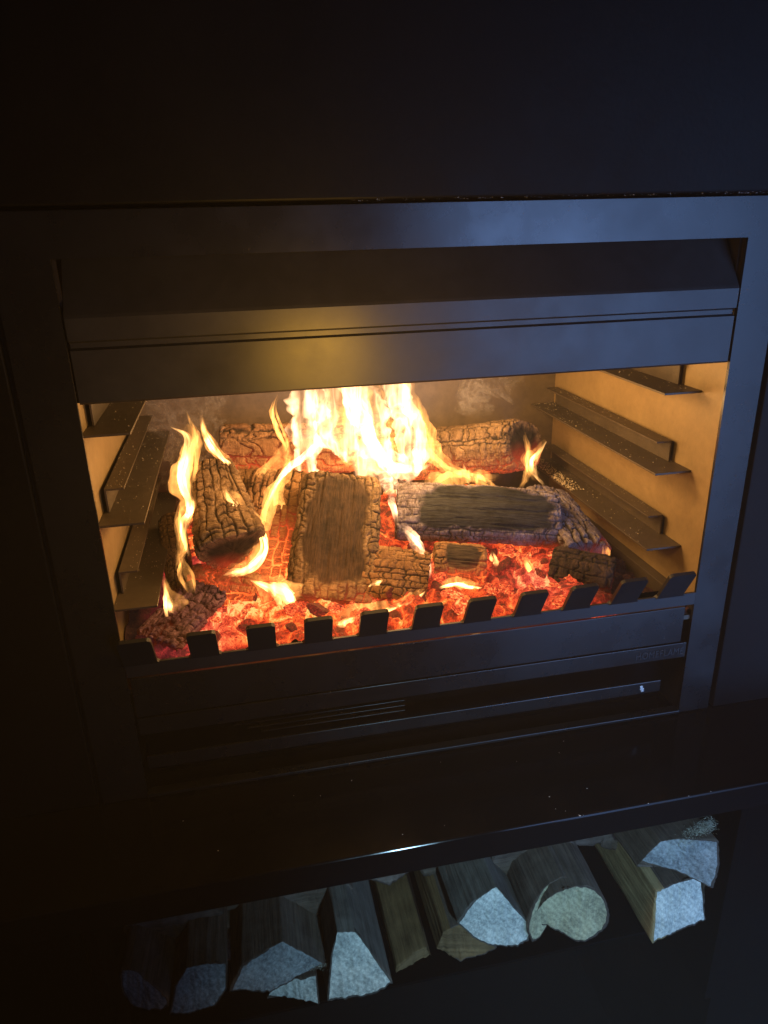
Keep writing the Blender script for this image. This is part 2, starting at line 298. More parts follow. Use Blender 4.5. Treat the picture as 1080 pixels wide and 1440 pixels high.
def ember_mat(name, lev):
    m, nt = nmat(name); n = N(nt)
    at = lambda k: n('ShaderNodeAttribute', attribute_name=k)
    heat = at('glow_amount').outputs['Fac']; lump = at('lump').outputs['Fac']; pur = at('purple').outputs['Fac']
    pos = n('ShaderNodeNewGeometry').outputs['Position']
    w1 = n('ShaderNodeTexNoise', {'Vector': pos, 'Scale': 34., 'Detail': 3.}).outputs['Color']
    wv = n('ShaderNodeVectorMath', {0: pos, 1: n('ShaderNodeVectorMath', {0: w1, 3: .035}, operation='SCALE').outputs[0]}, operation='ADD').outputs[0]
    fil = n('ShaderNodeTexNoise', {'Vector': wv, 'Scale': 190., 'Detail': 5., 'Roughness': .7, 'Distortion': 1.6}).outputs[0]
    fil2 = n('ShaderNodeTexNoise', {'Vector': wv, 'Scale': 75., 'Detail': 4., 'Roughness': .62, 'Distortion': 2.2}).outputs[0]
    r = n.math('SUBTRACT', 1., n.math('ABSOLUTE', n.math('MULTIPLY_ADD', fil2, 5., -2.5)), clamp=True)
    big = n('ShaderNodeTexNoise', {'Vector': pos, 'Scale': 11., 'Detail': 3.}).outputs[0]
    e = n.math('MULTIPLY', heat, n.math('ADD', n.math('MULTIPLY', n.math('MULTIPLY_ADD', fil, 2.4, -.85), .62), n.math('MULTIPLY_ADD', r, .42, .10)))
    e = n.math('MULTIPLY', e, n.math('MULTIPLY_ADD', big, 2.5*lev, -.35*lev))
    e = n.math('MULTIPLY', e, n.math('MULTIPLY_ADD', lump, .9, .45))
    ec = n.ramp(e, [(0, (.006, .002, .002)), (.14, (.16, .012, .006)), (.34, (.80, .052, .012)), (.58, (1, .17, .030)), (.80, (1, .36, .06)), (1., (1, .66, .18))])
    ec = n.mix(n.math('MULTIPLY', pur, .45, clamp=True), ec, n.ramp(e, [(0, (.004, .002, .004)), (.3, (.16, .012, .05)), (.6, (.75, .06, .16)), (1, (1, .30, .30))]))
    bc = n.ramp(fil, [(.3, (.018, .009, .006)), (.65, (.075, .032, .020))])
    bp = n('ShaderNodeBump', {'Strength': 1., 'Distance': .003, 'Height': n.math('ADD', fil, fil2)}).outputs[0]
    p = n('ShaderNodeBsdfPrincipled', {'Base Color': bc, 'Roughness': .9, 'Specular IOR Level': .2, 'Normal': bp, 'Emission Color': ec, 'Emission Strength': 1.1})
    n('ShaderNodeOutputMaterial', {0: p.outputs[0]})
    m.cycles.emission_sampling = 'NONE'
    return m
M_ember = ember_mat('ember_bed_glow', 1.)
M_coaldark = ember_mat('dark_coal_glow', .22)

def flame_mat(name, gain, col, core):
    m, nt = nmat(name); n = N(nt)
    pos = n('ShaderNodeNewGeometry').outputs['Position']
    ln = n('ShaderNodeAttribute', attribute_name='along').outputs['Fac']
    fade = n('ShaderNodeAttribute', attribute_name='fade').outputs['Fac']
    mp = n('ShaderNodeMapping', {'Vector': pos, 'Scale': (1, 1, .13)}).outputs[0]
    wn = n('ShaderNodeTexNoise', {'Vector': mp, 'Scale': 22., 'Detail': 2.}).outputs['Color']
    wv = n('ShaderNodeVectorMath', {0: mp, 1: n('ShaderNodeVectorMath', {0: wn, 3: .075}, operation='SCALE').outputs[0]}, operation='ADD').outputs[0]
    a = n('ShaderNodeTexNoise', {'Vector': wv, 'Scale': 25., 'Detail': 2.2, 'Roughness': .5}).outputs[0]
    ridge = n.math('POWER', n.math('SUBTRACT', 1., n.math('ABSOLUTE', n.math('MULTIPLY_ADD', a, 5.5, -2.75)), clamp=True), 3.)
    b = n('ShaderNodeTexNoise', {'Vector': wv, 'Scale': 17., 'Detail': 2.}).outputs[0]
    hole = n('ShaderNodeMapRange', {'Value': b, 'From Min': .40, 'From Max': .64}, interpolation_type='SMOOTHSTEP').outputs[0]
    lw = n('ShaderNodeLayerWeight', {'Blend': .5}).outputs['Facing']
    cosv = n.math('SUBTRACT', 1., lw, clamp=True)
    body = n.math('POWER', cosv, 1.5)
    e = n.math('MULTIPLY', body, n.math('ADD', n.math('MULTIPLY_ADD', hole, core, .04), n.math('MULTIPLY', ridge, 1.7)))
    e = n.math('MULTIPLY', n.math('MULTIPLY', e, fade), gain)
    em = n('ShaderNodeEmission', {'Color': (*col, 1), 'Strength': e}).outputs[0]
    tr = n('ShaderNodeBsdfTransparent').outputs[0]
    ad = n('ShaderNodeAddShader', {0: em, 1: tr}).outputs[0]
    n('ShaderNodeOutputMaterial', {0: ad})
    m.cycles.emission_sampling = 'NONE'
    return m
M_flame = flame_mat('flame_hot', 1.6, (1, .52, .25), .22)
M_flamesmall = flame_mat('flame_small', 1.7, (1, .47, .14), .35)
M_flamethin = flame_mat('flame_thin', .55, (1, .40, .085), .5)
def smoke_mat():
    m, nt = nmat('thin_smoke'); n = N(nt)
    pos = n('ShaderNodeNewGeometry').outputs['Position']
    fade = n('ShaderNodeAttribute', attribute_name='fade').outputs['Fac']
    wn = n('ShaderNodeTexNoise', {'Vector': pos, 'Scale': 16., 'Detail': 2.}).outputs['Color']
    wv = n('ShaderNodeVectorMath', {0: pos, 1: n('ShaderNodeVectorMath', {0: wn, 3: .14}, operation='SCALE').outputs[0]}, operation='ADD').outputs[0]
    a = n('ShaderNodeTexNoise', {'Vector': wv, 'Scale': 26., 'Detail': 3., 'Roughness': .55}).outputs[0]
    ridge = n.math('POWER', n.math('SUBTRACT', 1., n.math('ABSOLUTE', n.math('MULTIPLY_ADD', a, 5., -2.5)), clamp=True), 3.)
    lw = n('ShaderNodeLayerWeight', {'Blend': .5}).outputs['Facing']
    al = n.math('MULTIPLY', n.math('MULTIPLY', n.math('MULTIPLY_ADD', ridge, .16, .004), fade), n.math('POWER', n.math('SUBTRACT', 1., lw, clamp=True), 2.))
    df = n('ShaderNodeBsdfDiffuse', {'Color': (.8, .78, .74, 1)}).outputs[0]
    tl = n('ShaderNodeBsdfTranslucent', {'Color': (.8, .78, .74, 1)}).outputs[0]
    mx = n('ShaderNodeMixShader', {0: .5, 1: df, 2: tl}).outputs[0]
    tr = n('ShaderNodeBsdfTransparent').outputs[0]
    o = n('ShaderNodeMixShader', {0: al, 1: tr, 2: mx}).outputs[0]
    n('ShaderNodeOutputMaterial', {0: o})
    return m
M_smoke = smoke_mat()

def wood_mat(name, c1, c2, end=False):
    m, nt = nmat(name); n = N(nt)
    tc = n('ShaderNodeAttribute', attribute_name='grain').outputs['Vector']
    if end:
        mp = n('ShaderNodeMapping', {'Vector': tc, 'Scale': (260, 60, 260)}).outputs[0]
    else:
        mp = n('ShaderNodeMapping', {'Vector': tc, 'Scale': (10, 240, 240)}).outputs[0]
    g = n('ShaderNodeTexNoise', {'Vector': mp, 'Scale': 1., 'Detail': 6., 'Roughness': .7, 'Distortion': .5}).outputs[0]
    g2 = n('ShaderNodeTexNoise', {'Vector': tc, 'Scale': 25., 'Detail': 5., 'Roughness': .65}).outputs[0]
    c = n.ramp(n.math('ADD', n.math('MULTIPLY', g, .55), n.math('MULTIPLY', g2, .45)), [(.40 if end else .32, c1), (.60 if end else .66, c2)])
    if end:   # growth rings and radial splits
        off = n('ShaderNodeMapping', {'Vector': tc, 'Location': (.05, 0, .04)}).outputs[0]
        wv = n('ShaderNodeTexWave', {'Vector': off, 'Scale': 42., 'Distortion': 5., 'Detail': 3., 'Detail Scale': 2.}, wave_type='RINGS', rings_direction='SPHERICAL').outputs['Fac']
        wf = n.math('MULTIPLY_ADD', wv, .20, .82)
        c = n.mix(1., c, n('ShaderNodeCombineColor', {0: wf, 1: wf, 2: wf}).outputs[0], 'MULTIPLY')
    bp = n('ShaderNodeBump', {'Strength': .7 if end else 1., 'Distance': .0012 if end else .002, 'Height': n.math('ADD', g, g2)}).outputs[0]
    p = n('ShaderNodeBsdfPrincipled', {'Base Color': c, 'Roughness': .8, 'Specular IOR Level': .25, 'Normal': bp})
    n('ShaderNodeOutputMaterial', {0: p.outputs[0]})
    return m
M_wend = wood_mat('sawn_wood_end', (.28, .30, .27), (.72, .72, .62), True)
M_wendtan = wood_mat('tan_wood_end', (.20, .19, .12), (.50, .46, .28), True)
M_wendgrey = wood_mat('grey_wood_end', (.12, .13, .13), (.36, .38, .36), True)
M_wsplit2 = wood_mat('weathered_split_side', (.035, .033, .03), (.20, .18, .15))
M_wsplit = wood_mat('split_wood_side', (.10, .075, .045), (.34, .27, .17))
M_wbark = wood_mat('dark_bark_side', (.02, .015, .012), (.17, .13, .10))
M_wbrown = wood_mat('brown_wood_side', (.05, .03, .013), (.24, .15, .065))
M_wtan = wood_mat('tan_split_side', (.16, .11, .05), (.52, .38, .19))
def plain(name, col, rough=.7):
    m, nt = nmat(name); n = N(nt)
    pos = n('ShaderNodeNewGeometry').outputs['Position']
    a = n('ShaderNodeTexNoise', {'Vector': pos, 'Scale': 500., 'Detail': 2.}).outputs[0]
    c = n.ramp(a, [(.35, tuple(k*.5 for k in col)), (.65, col)])
    p = n('ShaderNodeBsdfPrincipled', {'Base Color': c, 'Roughness': rough})
    n('ShaderNodeOutputMaterial', {0: p.outputs[0]}); return m
M_ash = plain('pale_ash', (.75, .62, .45)); M_dust = plain('white_dust', (.8, .82, .85)); M_splint = plain('pale_splinter', (.62, .60, .46))

# ------------------------------------------------------------------ setting
bm = bmesh.new(); box(bm, -2.0, 3.2, -3.2, 1.2, -.62, -.60); tag(mesh_obj('floor', bm, M_wall), kind='structure')
# wall above the fireplace: stands a little proud, with a highlight drawn in pale flecks on its lower edge
bm = bmesh.new(); box(bm, -2.0, 3.0, -.010, .10, 1.2275, 2.6, .0025); tag(mesh_obj('chimney_wall', bm, M_wall), kind='structure')
for x0, x1, nm in ((-2.0, -.0735, 'wall_left'), (.9685, 3.0, 'wall_right')):
    bm = bmesh.new(); box(bm, x0, x1, .002, .10, .386, 1.2265, .002); tag(mesh_obj(nm, bm, M_wall), kind='structure')
bm = bmesh.new(); box(bm, -2.0, 3.0, .665, .70, -.60, 2.6); tag(mesh_obj('wall_back', bm, M_wall), kind='structure')
# hearth slab
bm = bmesh.new(); box(bm, -2.0, 3.0, -.183, .66, .337, .385, .0035, 4); tag(mesh_obj('hearth', bm, M_slab), kind='structure')

# ------------------------------------------------------------------ fireplace
FP = empty('fireplace', (.443, 0, .386))
tag(FP, 'black steel built-in open wood fireplace with raised hood and toothed log guard', 'fireplace')
# front frame: one cut plate, legs + head
bm = bmesh.new()
for args in ((-.0655, .9565, 1.1705, 1.2225), (-.0655, -.0005, .3885, 1.1705), (.8995, .9565, .3885, 1.1705)):
    x0, x1, z0, z1 = args
    box(bm, x0, x1, -.0005, .0045, z0, z1)
bmesh.ops.remove_doubles(bm, verts=bm.verts, dist=1e-5)
fr = mesh_obj('frame', bm, M_frame, FP)
# frame returns (the folded edge behind the plate)
for x0, x1 in ((-.0735, -.0665), (.9575, .9635)):
    plate('frame_return', x0, x1, .0085, .05, .3885, 1.2225, M_dark, FP)
# casing behind the frame
plate('casing_top', -.03, .915, .0055, .60, 1.1725, 1.1765, M_dark, FP)
# side linings
for x0, x1 in ((-.0180, -.0150), (.9010, .9040)):
    plate('side_lining', x0, x1, .0055, .600, .6000, .9990, M_inner, FP, 0)
    plate('shaded_lining', x0, x1, .0055, .600, .9995, 1.170, M_dark, FP, 0)  # upper lining coloured dark to stand for shade behind the hood
plate('hood_light_block', -.0148, .0020, .0125, .0150, 1.0005, 1.170, M_dark, FP, 0)  # added plates that stop firelight leaking beside the hood
plate('hood_light_block', .8970, .9008, .0125, .0150, 1.0005, 1.170, M_dark, FP, 0)
plate('hood_back', -.0148, .9008, .0610, .0640, 1.0600, 1.170, M_dark, FP, 0)
plate('back_lining', -.0145, .9005, .594, .599, .56, 1.170, M_back, FP, 0)
plate('fire_floor', -.0145, .9005, .006, .593, .572, .580, M_back, FP, 0)
plate('side_strip', .8800, .9003, .06, .590, .5805, .610, M_rail, FP)
plate('side_strip', -.0143, .006, .06, .590, .5805, .610, M_rail, FP)
for x0, x1, in ((-.0180, -.0150), (.9010, .9040)):
    plate('side_panel', x0, x1, .0055, .600, .3885, .5995, M_dark, FP, 0)
# hood: sloping top, bent front with a shallow crease
prof = [(.0035, 1.000), (.0015, 1.0025), (.0010, 1.066), (.0065, 1.0685), (.0065, 1.0745), (-.0008, 1.0775), (-.0012, 1.104), (.0005, 1.1075), (.0455, 1.1725), (.060, 1.1725), (.012, 1.103), (.012, 1.000)]
bm = bmesh.new(); prism(bm, prof, 0, .0025, .8965)
hd = mesh_obj('hood', bm, M_hood, FP)
# throat plate hanging behind the hood keeps the smoke chamber dark
plate('smoke_shelf', .0, .899, .40, .592, 1.08, 1.084, M_back, FP, 0)
# grid rails on both sides: a flat ledge with an upright lip bent outwards over it
for zi, z in enumerate((.9475, .8175, .6850)):
    for sx in (0, 1):
        xi, xo = (-.0145, .0485) if sx == 0 else (.9005, .8370)
        x0, x1 = min(xi, xo), max(xi, xo)
        rl = plate('grid_rail', x0, x1, .0565, .575, z-.0035, z, M_rail, FP, .0006)
        # bent strip standing on the rail
        q = -1 if sx else 1
        xa = xi+q*.0065
        pr = [(xa, z+.0002), (xa+q*.0030, z+.0002), (xa+q*.0030, z+.0335), (xa+q*.028, z+.0335), (xa+q*.028, z+.0363), (xa, z+.0363)]
        bm = bmesh.new(); prism(bm, pr, 1, .108, .565, .0004)
        mesh_obj('rail_lip', bm, M_rail, FP)
# log guard (fret): upright plate with outward leaning teeth
prof_slot = .0203
fr_bm = bmesh.new()
box(fr_bm, .0005, .8985, -.0015, .0025, .6040, .6255, .0)
guard = mesh_obj('log_guard', fr_bm, M_fret, FP)
tl = [(-.0005, .0455)] + [(.0925+.0818*k, .1325+.0824*k) for k in range(10)]
for (a0, a1) in tl:
    a1 = min(a1, .882); t = .0058
    # tooth outline in its own plane (s across, r up the slope)
    c = .005; Lh = .0625
    pts = [(a0-.004, 0), (a0, .005), (a0, Lh-c), (a0+c*.35, Lh-c*.35), (a0+c, Lh), (a1-c, Lh), (a1-c*.35, Lh-c*.35), (a1, Lh-c), (a1, .005), (a1+.004, 0)]
    bm = bmesh.new(); ang = math.radians(29)
    P = lambda s, r, d: (s, -.0015-r*math.sin(ang)+d*math.cos(ang), .6225+r*math.cos(ang)+d*math.sin(ang))
    v0 = [bm.verts.new(P(s, r, 0)) for s, r in pts]; v1 = [bm.verts.new(P(s, r, t)) for s, r in pts]
    fs = [bm.faces.new(v0), bm.faces.new(v1[::-1])]
    for i in range(len(pts)): fs.append(bm.faces.new((v0[i], v0[(i+1) % len(pts)], v1[(i+1) % len(pts)], v1[i])))
    bmesh.ops.recalc_face_normals(bm, faces=fs)
    mesh_obj('tooth', bm, M_fret, guard)
for ch in guard.children: ch.location = (0, 0, 0)
# ash drawer front, name strip, air slots
plate('drawer_front', .0040, .8835, -.0010, .0030, .5345, .6005, M_frame, FP, .0008)
strip = plate('name_strip', .0040, .8955, -.0010, .0030, .5030, .5315, M_frame, FP, .0008)
plate('slot_back', .0, .8990, .060, .062, .389, .600, M_under, FP, 0)
plate('air_bar', .0080, .8570, -.0005, .0035, .4400, .4620, M_frame, FP, .001)
plate('sill_bar', .0, .8990, -.004, .012, .3890, .3945, M_frame, FP, .001)
for k in range(3):
    plate('louvre', .14+.02*k, .408, .004, .0105, .4925-.0095*k, .4940-.0095*k, M_frame, FP, .0004)
chip = bmesh.new()
for k in range(16):
    r = bmesh.ops.create_icosphere(chip, subdivisions=1, radius=.0014+.001*random.random())
    dz = random.uniform(-.008, .008)
    for v in r['verts']: v.co = Vector((v.co.x+.8215-dz*.25+random.uniform(-.002, .002), v.co.y*.3-.0012, v.co.z+.452+dz))
mesh_obj('paint_chip', chip, M_dust, FP)
fc = bpy.data.curves.new('lettering', 'FONT'); fc.body = 'HOMEFLAME'; fc.size = .0185; fc.extrude = .0005; fc.align_x = 'LEFT'; fc.space_character = 1.1
fo = bpy.data.objects.new('lettering_curve', fc); COL.objects.link(fo)
fo.rotation_euler = (math.radians(90), 0, 0)
dg = bpy.context.evaluated_depsgraph_get(); lm = bpy.data.meshes.new_from_object(fo.evaluated_get(dg))
co = np.empty(len(lm.vertices)*3, np.float32); lm.vertices.foreach_get('co', co); co = co.reshape(-1, 3)
wd = co[:, 0].max(); sx = .088/wd
new = np.stack([co[:, 0]*sx+.8025, -co[:, 2]-.0014, co[:, 1]+.5105], -1)
lm.vertices.foreach_set('co', new.astype(np.float32).ravel()); lm.update()
lo = link('lettering', lm, FP, [M_fret]); lo.parent = strip; lo.location = (0, 0, 0)
bpy.data.objects.remove(fo)

# ------------------------------------------------------------------ charred logs
def smooth_poly(pts, n, it=2):
    p = np.array(pts, float)
    for _ in range(it):
        q = np.roll(p, -1, 0); p = np.stack([.78*p+.22*q, .22*p+.78*q], 1).reshape(-1, 2)
    d = np.r_[0, np.cumsum(np.linalg.norm(np.roll(p, -1, 0)-p, axis=1))]; pc = np.r_[p, p[:1]]
    t = np.linspace(0, d[-1], n, endpoint=False)
    return np.stack([np.interp(t, d, pc[:, 0]), np.interp(t, d, pc[:, 1])], -1), d[-1]
def char_log(name, label, A, B, face, w, h, sec, mat, seed, cell=(.026, .020), depth=.0030, smooth=None, taper=(1, 1), bend=0.,
             ember=0., ember_top=.70, eb=1., endcut=(0, 0), endt=(0, 0), parent=None, lateral_taper=None, res=.0015, group='burning logs in the fireplace', cap_smooth=0.):
    A, B, face = np.array(A, float), np.array(B, float), np.array(face, float)
    ax = B-A; L = np.linalg.norm(ax); ax /= L
    nrm = face-ax*(face@ax); nrm /= np.linalg.norm(nrm); lat = np.cross(ax, nrm)
    sec2, per = smooth_poly([(a*w, b*h) for a, b in sec], max(60, int(.42/res)//1))
    nv = len(sec2); nu = max(30, int(L/res)); nc = 14
    u = np.linspace(0, 1, nu)
    ca = np.sin(np.linspace(0, np.pi/2, nc, endpoint=False))           # rings of the end face, centre outwards
    U = np.r_[np.zeros(nc), u, np.ones(nc)]; S = np.r_[ca*.985, np.ones(nu), ca[::-1]*.985]
    edge = np.minimum(U, 1-U)*L
    S = S*np.where(np.r_[np.zeros(nc), np.ones(nu), np.zeros(nc)] > 0, 1-.07*np.exp(-edge/.006), .93)
    tp = taper[0]+(taper[1]-taper[0])*U
    Un = U[:, None]*np.ones(nv); vv = np.arange(nv)/nv*per; V = vv[None, :]*np.ones((len(U), 1))
    ang = V/per*2*np.pi
    sm = fbm(Un*L*9+seed, np.cos(ang)*1.1, np.sin(ang)*1.1, 3, seed)-.5
    sc_ = (S*tp)[:, None]*(1+.16*sm)
    s, t = sec2[None, :, 0]*sc_, sec2[None, :, 1]*sc_
    capv = np.r_[1-ca, np.zeros(nu), 1-ca[::-1]][:, None]*np.ones(nv)
    rough_end = (fbm(s*110+seed, t*110, 0., 4, seed+5)-.5)*.010*(capv > 0)
    sgn = np.where(U < .5, -1, 1)[:, None]
    cut = (s*endcut[0] if endcut[0] else 0)*(Un < .5)+(s*endcut[1] if endcut[1] else 0)*(Un > .5)
    along = Un*L+sgn*rough_end*0.7
    # end slant blends into the body
    wgt0 = np.clip(1-Un*L/.05, 0, 1); wgt1 = np.clip(1-(1-Un)*L/.05, 0, 1)
    along = along+s*endcut[0]*wgt0+s*endcut[1]*wgt1
    along = along+t*endt[0]*wgt0+t*endt[1]*wgt1
    bend_o = bend*4*Un*(1-Un)
    P = A+along[..., None]*ax+s[..., None]*lat+(t+bend_o)[..., None]*nrm
    # cracks
    cnt = max(3, round(per/cell[1]))
    wu = (fbm(Un*L*22, np.cos(ang)*2.5, np.sin(ang)*2.5, 3, seed+3)-.5); wv_ = (fbm(Un*L*22, np.cos(ang)*2.5+9, np.sin(ang)*2.5, 3, seed+4)-.5)
    cu, cv = along/cell[0]+wu*1.5, V/per*cnt+wv_*1.3
    def bricks(cu, cv, cnt, sd, lw):
        # long cracks along the grain, short ones across it, each strip cut at its own places
        z0 = np.zeros(1)
        vi = np.floor(cv); best = np.full(cv.shape, 9.); 
        bl = vi+.5*(hsh(np.mod(vi, cnt), sd+z0)-.5); own = np.where(cv < bl, vi-1, vi)
        lo = own+.5*(hsh(np.mod(own, cnt), sd+z0)-.5); hi = own+1+.5*(hsh(np.mod(own+1, cnt), sd+z0)-.5)
        m = cv >= hi; own = np.where(m, own+1, own); lo2 = own+.5*(hsh(np.mod(own, cnt), sd+z0)-.5); hi2 = own+1+.5*(hsh(np.mod(own+1, cnt), sd+z0)-.5)
        ow = np.mod(own, cnt); dl, dh = np.abs(cv-lo2), np.abs(hi2-cv)
        sl = .25+1.0*vnoise(cu*.45, np.mod(own, cnt)*7.3, 0, sd+3); sh = .25+1.0*vnoise(cu*.45, np.mod(own+1, cnt)*7.3, 0, sd+3)
        dv = np.minimum(dl/sl, dh/sh)
        uu = cu*(.7+.7*hsh(ow, sd+5+z0))+13.7*hsh(ow, sd+6+z0)
        ui = np.round(uu); du = np.full(cv.shape, 9.)
        for a in (-1, 0, 1):
            k = ui+a; pos = k+.8*(hsh(k, ow, sd+8+z0)-.5); stg = .15+1.1*hsh(k, ow, sd+9+z0)
            du = np.minimum(du, np.abs(uu-pos)/stg)
        cellr = hsh(np.floor(uu), ow, sd+11+z0)
        return np.minimum(du, dv*.9), cellr
    wob = (fbm(Un*L*120, V*120, seed*.3, 3, seed+16)-.5)
    dd1, cid = bricks(cu+wob*.35, cv+wob*.35, cnt, seed, 1)
    f1 = np.clip(1-dd1*1.6, 0, 1)
    width = .10+.12*vnoise(cu*.7, cv*.7, 0, seed+9)
    crack = 1-sst(width*.15, width, dd1)
    dd2, cid2 = bricks(cu*2.6+5+wob*.5, cv*2.+wob*.5, cnt*2, seed+40, 1)
    crack2 = (1-sst(.02, .20, dd2))*sst(.35, .65, vnoise(cu*1.3, cv*1.3, 0, seed+41))
    capm = sst(.05, .4, capv)
    smm = np.zeros_like(crack)
    if smooth is not None:
        u0, u1, v0, v1, pw = smooth
        vvv = (V/per)
        a = (Un-(u0+u1)/2)/((u1-u0)/2); dv = (vvv-(v0+v1)/2+.5) % 1-.5; b = dv/((v1-v0)/2)
        rr = (np.abs(a)**pw+np.abs(b)**pw)**(1/pw)+.22*(fbm(Un*L*38, V*38, 0, 4, seed+8)-.5)*2
        smm = (1-sst(.87, 1.03, rr))
    smm = np.maximum(smm*(1-capm), capm*cap_smooth)
    k = 1-smm
    cm = sst(.26, .55, fbm(Un*L*16+seed, np.cos(ang)*1.8, np.sin(ang)*1.8, 3, seed+60)); crack = crack*(.25+.75*cm); crack2 = np.maximum(crack2, .0)*(1.25-.6*cm)
    disp = -depth*crack*k-depth*.35*crack2*k + depth*1.1*(1-np.clip(f1, 0, 1)**2)*k*.6 + (cid-.5)*depth*.7*k
    disp += (fbm(along*230, V*60, 0, 3, seed+12)-.5)*.0022*k
    disp += (fbm(along*25, V*330, 0, 3, seed+14)-.5)*.0022*smm - smm*.0004*(1-capm) - .0022*smm*(np.clip((fbm(along*9, V*130+3, seed, 3, seed+15)-.60)*14, 0, 1))
    disp *= (1-capm*.85)
    dU = np.gradient(P, axis=0); dV = (np.roll(P, -1, 1)-np.roll(P, 1, 1))
    nn = np.cross(dU, dV); nn /= (np.linalg.norm(nn, axis=2, keepdims=True)+1e-12)
    ctr = A+along[..., None]*ax
    if ((P-ctr)*nn)[nc:-nc].sum() < 0: nn = -nn; flip = True
    else: flip = False
    mid = slice(nc, nc+nu)
    dd = disp.copy(); ok = np.zeros(len(U)); ok[mid] = 1
    P = P+nn*(disp*ok[:, None])[..., None]
    zz = P[..., 2]+.035*(fbm(P[..., 0]*22, P[..., 1]*22, P[..., 2]*22, 3, seed+21)-.5)
    em = ember*(1-sst(ember_top-.05*eb, ember_top+.03*eb, zz))
    gr = np.stack([along+seed*.37, V, rough_end*0+capv*.02], -1)
    if True:   # end faces use their own plane for the grain
        gr = np.where((capm > .02)[..., None], np.stack([s+seed*.1, t, capv*0], -1), gr)
    if not flip: P = P[:, ::-1]; crack = crack[:, ::-1]; smm = smm[:, ::-1]; em = em[:, ::-1]; gr = gr[:, ::-1]; cid = cid[:, ::-1]
    o = grid_mesh(name, P, mat, None, True, {'crack': np.maximum(np.maximum(crack, crack2*.5)*(1-smm)*(1-capm*.6), capm*cap_smooth*.86), 'smooth': smm, 'ember': em, 'grain': gr, 'cell': cid*(1-smm)})
    # local origin at the log's middle
    c = Vector(((A+B)/2).tolist()); o.data.transform(Matrix.Translation(-c)); o.location = c
    tag(o, label, 'log', group)
    return o
ROUND = [(-.5, .0), (-.40, .34), (-.05, .5), (.34, .40), (.5, .02), (.40, -.36), (0, -.5), (-.38, -.38)]
FACET = [(-.5, .34), (-.40, .47), (.12, .44), (.20, .50), (.44, .40), (.5, .10), (.30, -.40), (-.05, -.5), (-.42, -.25)]
SPLIT = [(-.5, .42), (.5, .42), (.42, -.10), (.05, -.5), (-.38, -.2)]        # flat face outwards
WEDGE = [(-.5, .35), (.45, .5), (.5, .2), (.05, -.5), (-.3, -.3)]
TRI = [(-.5, .40), (.5, .40), (.10, -.5)]
BLOCK = [(-.5, .5), (.5, .5), (.5, -.5), (-.5, -.5)]
V3 = lambda *a: a
char_log('charred_log', 'long checkered glowing log along the back, behind the tall flames', (.150, .475, .796), (.512, .475, .775), (0, -1, .25), .105, .085, SPLIT, M_charhot, 11,
         cell=(.030, .024), depth=.0038, ember=.9, ember_top=.765, eb=2.2)
char_log('charred_log', 'back right log with a black end, behind the grey-green faced log', (.52, .525, .735), (.760, .415, .772), (-.15, -1, .35), .112, .10, ROUND, M_char, 23,
         cell=(.018, .021), depth=.0034, ember=1.0, ember_top=.735, eb=1.6, cap_smooth=1., endt=(0, -.75))
char_log('charred_log', 'leaning wedge log at the left with a black triangular end', (.140, .335, .800), (.163, .182, .700), (.05, -.60, .80), .135, .115, TRI, M_char, 31,
         cell=(.018, .016), depth=.0030, ember=.8, ember_top=.68, taper=(.66, 1.22), endcut=(0, .12), cap_smooth=1.)
char_log('charred_log', 'big centre log leaning forward with a smooth dark scorched face', (.363, .295, .764), (.308, .118, .613), (.02, -.60, .80), .152, .088, FACET, M_char, 47,
         cell=(.018, .015), depth=.0026, smooth=(.03, .88, .045, .345, 4), ember=.7, ember_top=.635, taper=(.95, 1.04), endcut=(0, .0))
char_log('charred_log', 'narrow cracked log just left of the big centre log', (.268, .375, .755), (.216, .200, .622), (-.20, -.62, .78), .125, .085, WEDGE, M_charhot, 53,
         cell=(.017, .014), depth=.003, ember=.9, ember_top=.70, eb=1.5)
char_log('charred_log', 'right hand log with a smooth grey-green top face', (.462, .292, .697), (.752, .228, .675), (-.02, -.66, .75), .118, .092, [(-.5, .20), (-.38, .44), (0, .52), (.36, .44), (.5, .16), (.40, -.30), (0, -.5), (-.42, -.3)], M_chargrey, 61,
         cell=(.017, .014), depth=.0022, smooth=(.12, .985, .03, .36, 3.4), ember=.7, ember_top=.635, bend=.010, taper=(1.0, .92))
char_log('charred_log', 'ashy grey log sloping down to the right beside the grey-green faced log', (.772, .335, .678), (.786, .160, .630), (.20, -.6, .75), .112, .080, WEDGE, M_chargrey, 71,
         cell=(.036, .020), depth=.0040, ember=.5, ember_top=.640)
char_log('charred_log', 'small black log at the right front corner of the embers', (.712, .150, .618), (.800, .092, .612), (-.1, -.7, .7), .092, .080, ROUND, M_chardark, 83,
         cell=(.020, .016), depth=.0022, ember=.5, ember_top=.60)
char_log('charred_log', 'ash covered flat log in front of the centre log, toward the middle', (.372, .150, .652), (.476, .118, .640), (0, -.55, .83), .105, .070, SPLIT, M_charhot, 97,
         cell=(.014, .012), depth=.0018, ember=.8, ember_top=.620)
char_log('charred_log', 'short square block with a black top below the grey-green faced log', (.500, .168, .648), (.585, .148, .638), (.05, -.55, .83), .074, .062, BLOCK, M_charhot, 101,
         cell=(.02, .016), depth=.002, smooth=(.20, .90, -.07, .16, 4), ember=1.0, ember_top=.640)
char_log('charred_log', 'low glowing log under the leaning wedge log', (.088, .200, .646), (.194, .160, .634), (0, -.6, .8), .070, .062, ROUND, M_charhot, 113,
         cell=(.018, .016), depth=.002, ember=1.0, ember_top=.66)
char_log('charred_log', 'purple edged crusty log in the left front corner', (.036, .055, .612), (.112, .160, .640), (-.3, -.7, .7), .088, .060, WEDGE, M_charend, 127,
         cell=(.020, .014), depth=.0042, ember=.35, ember_top=.620)
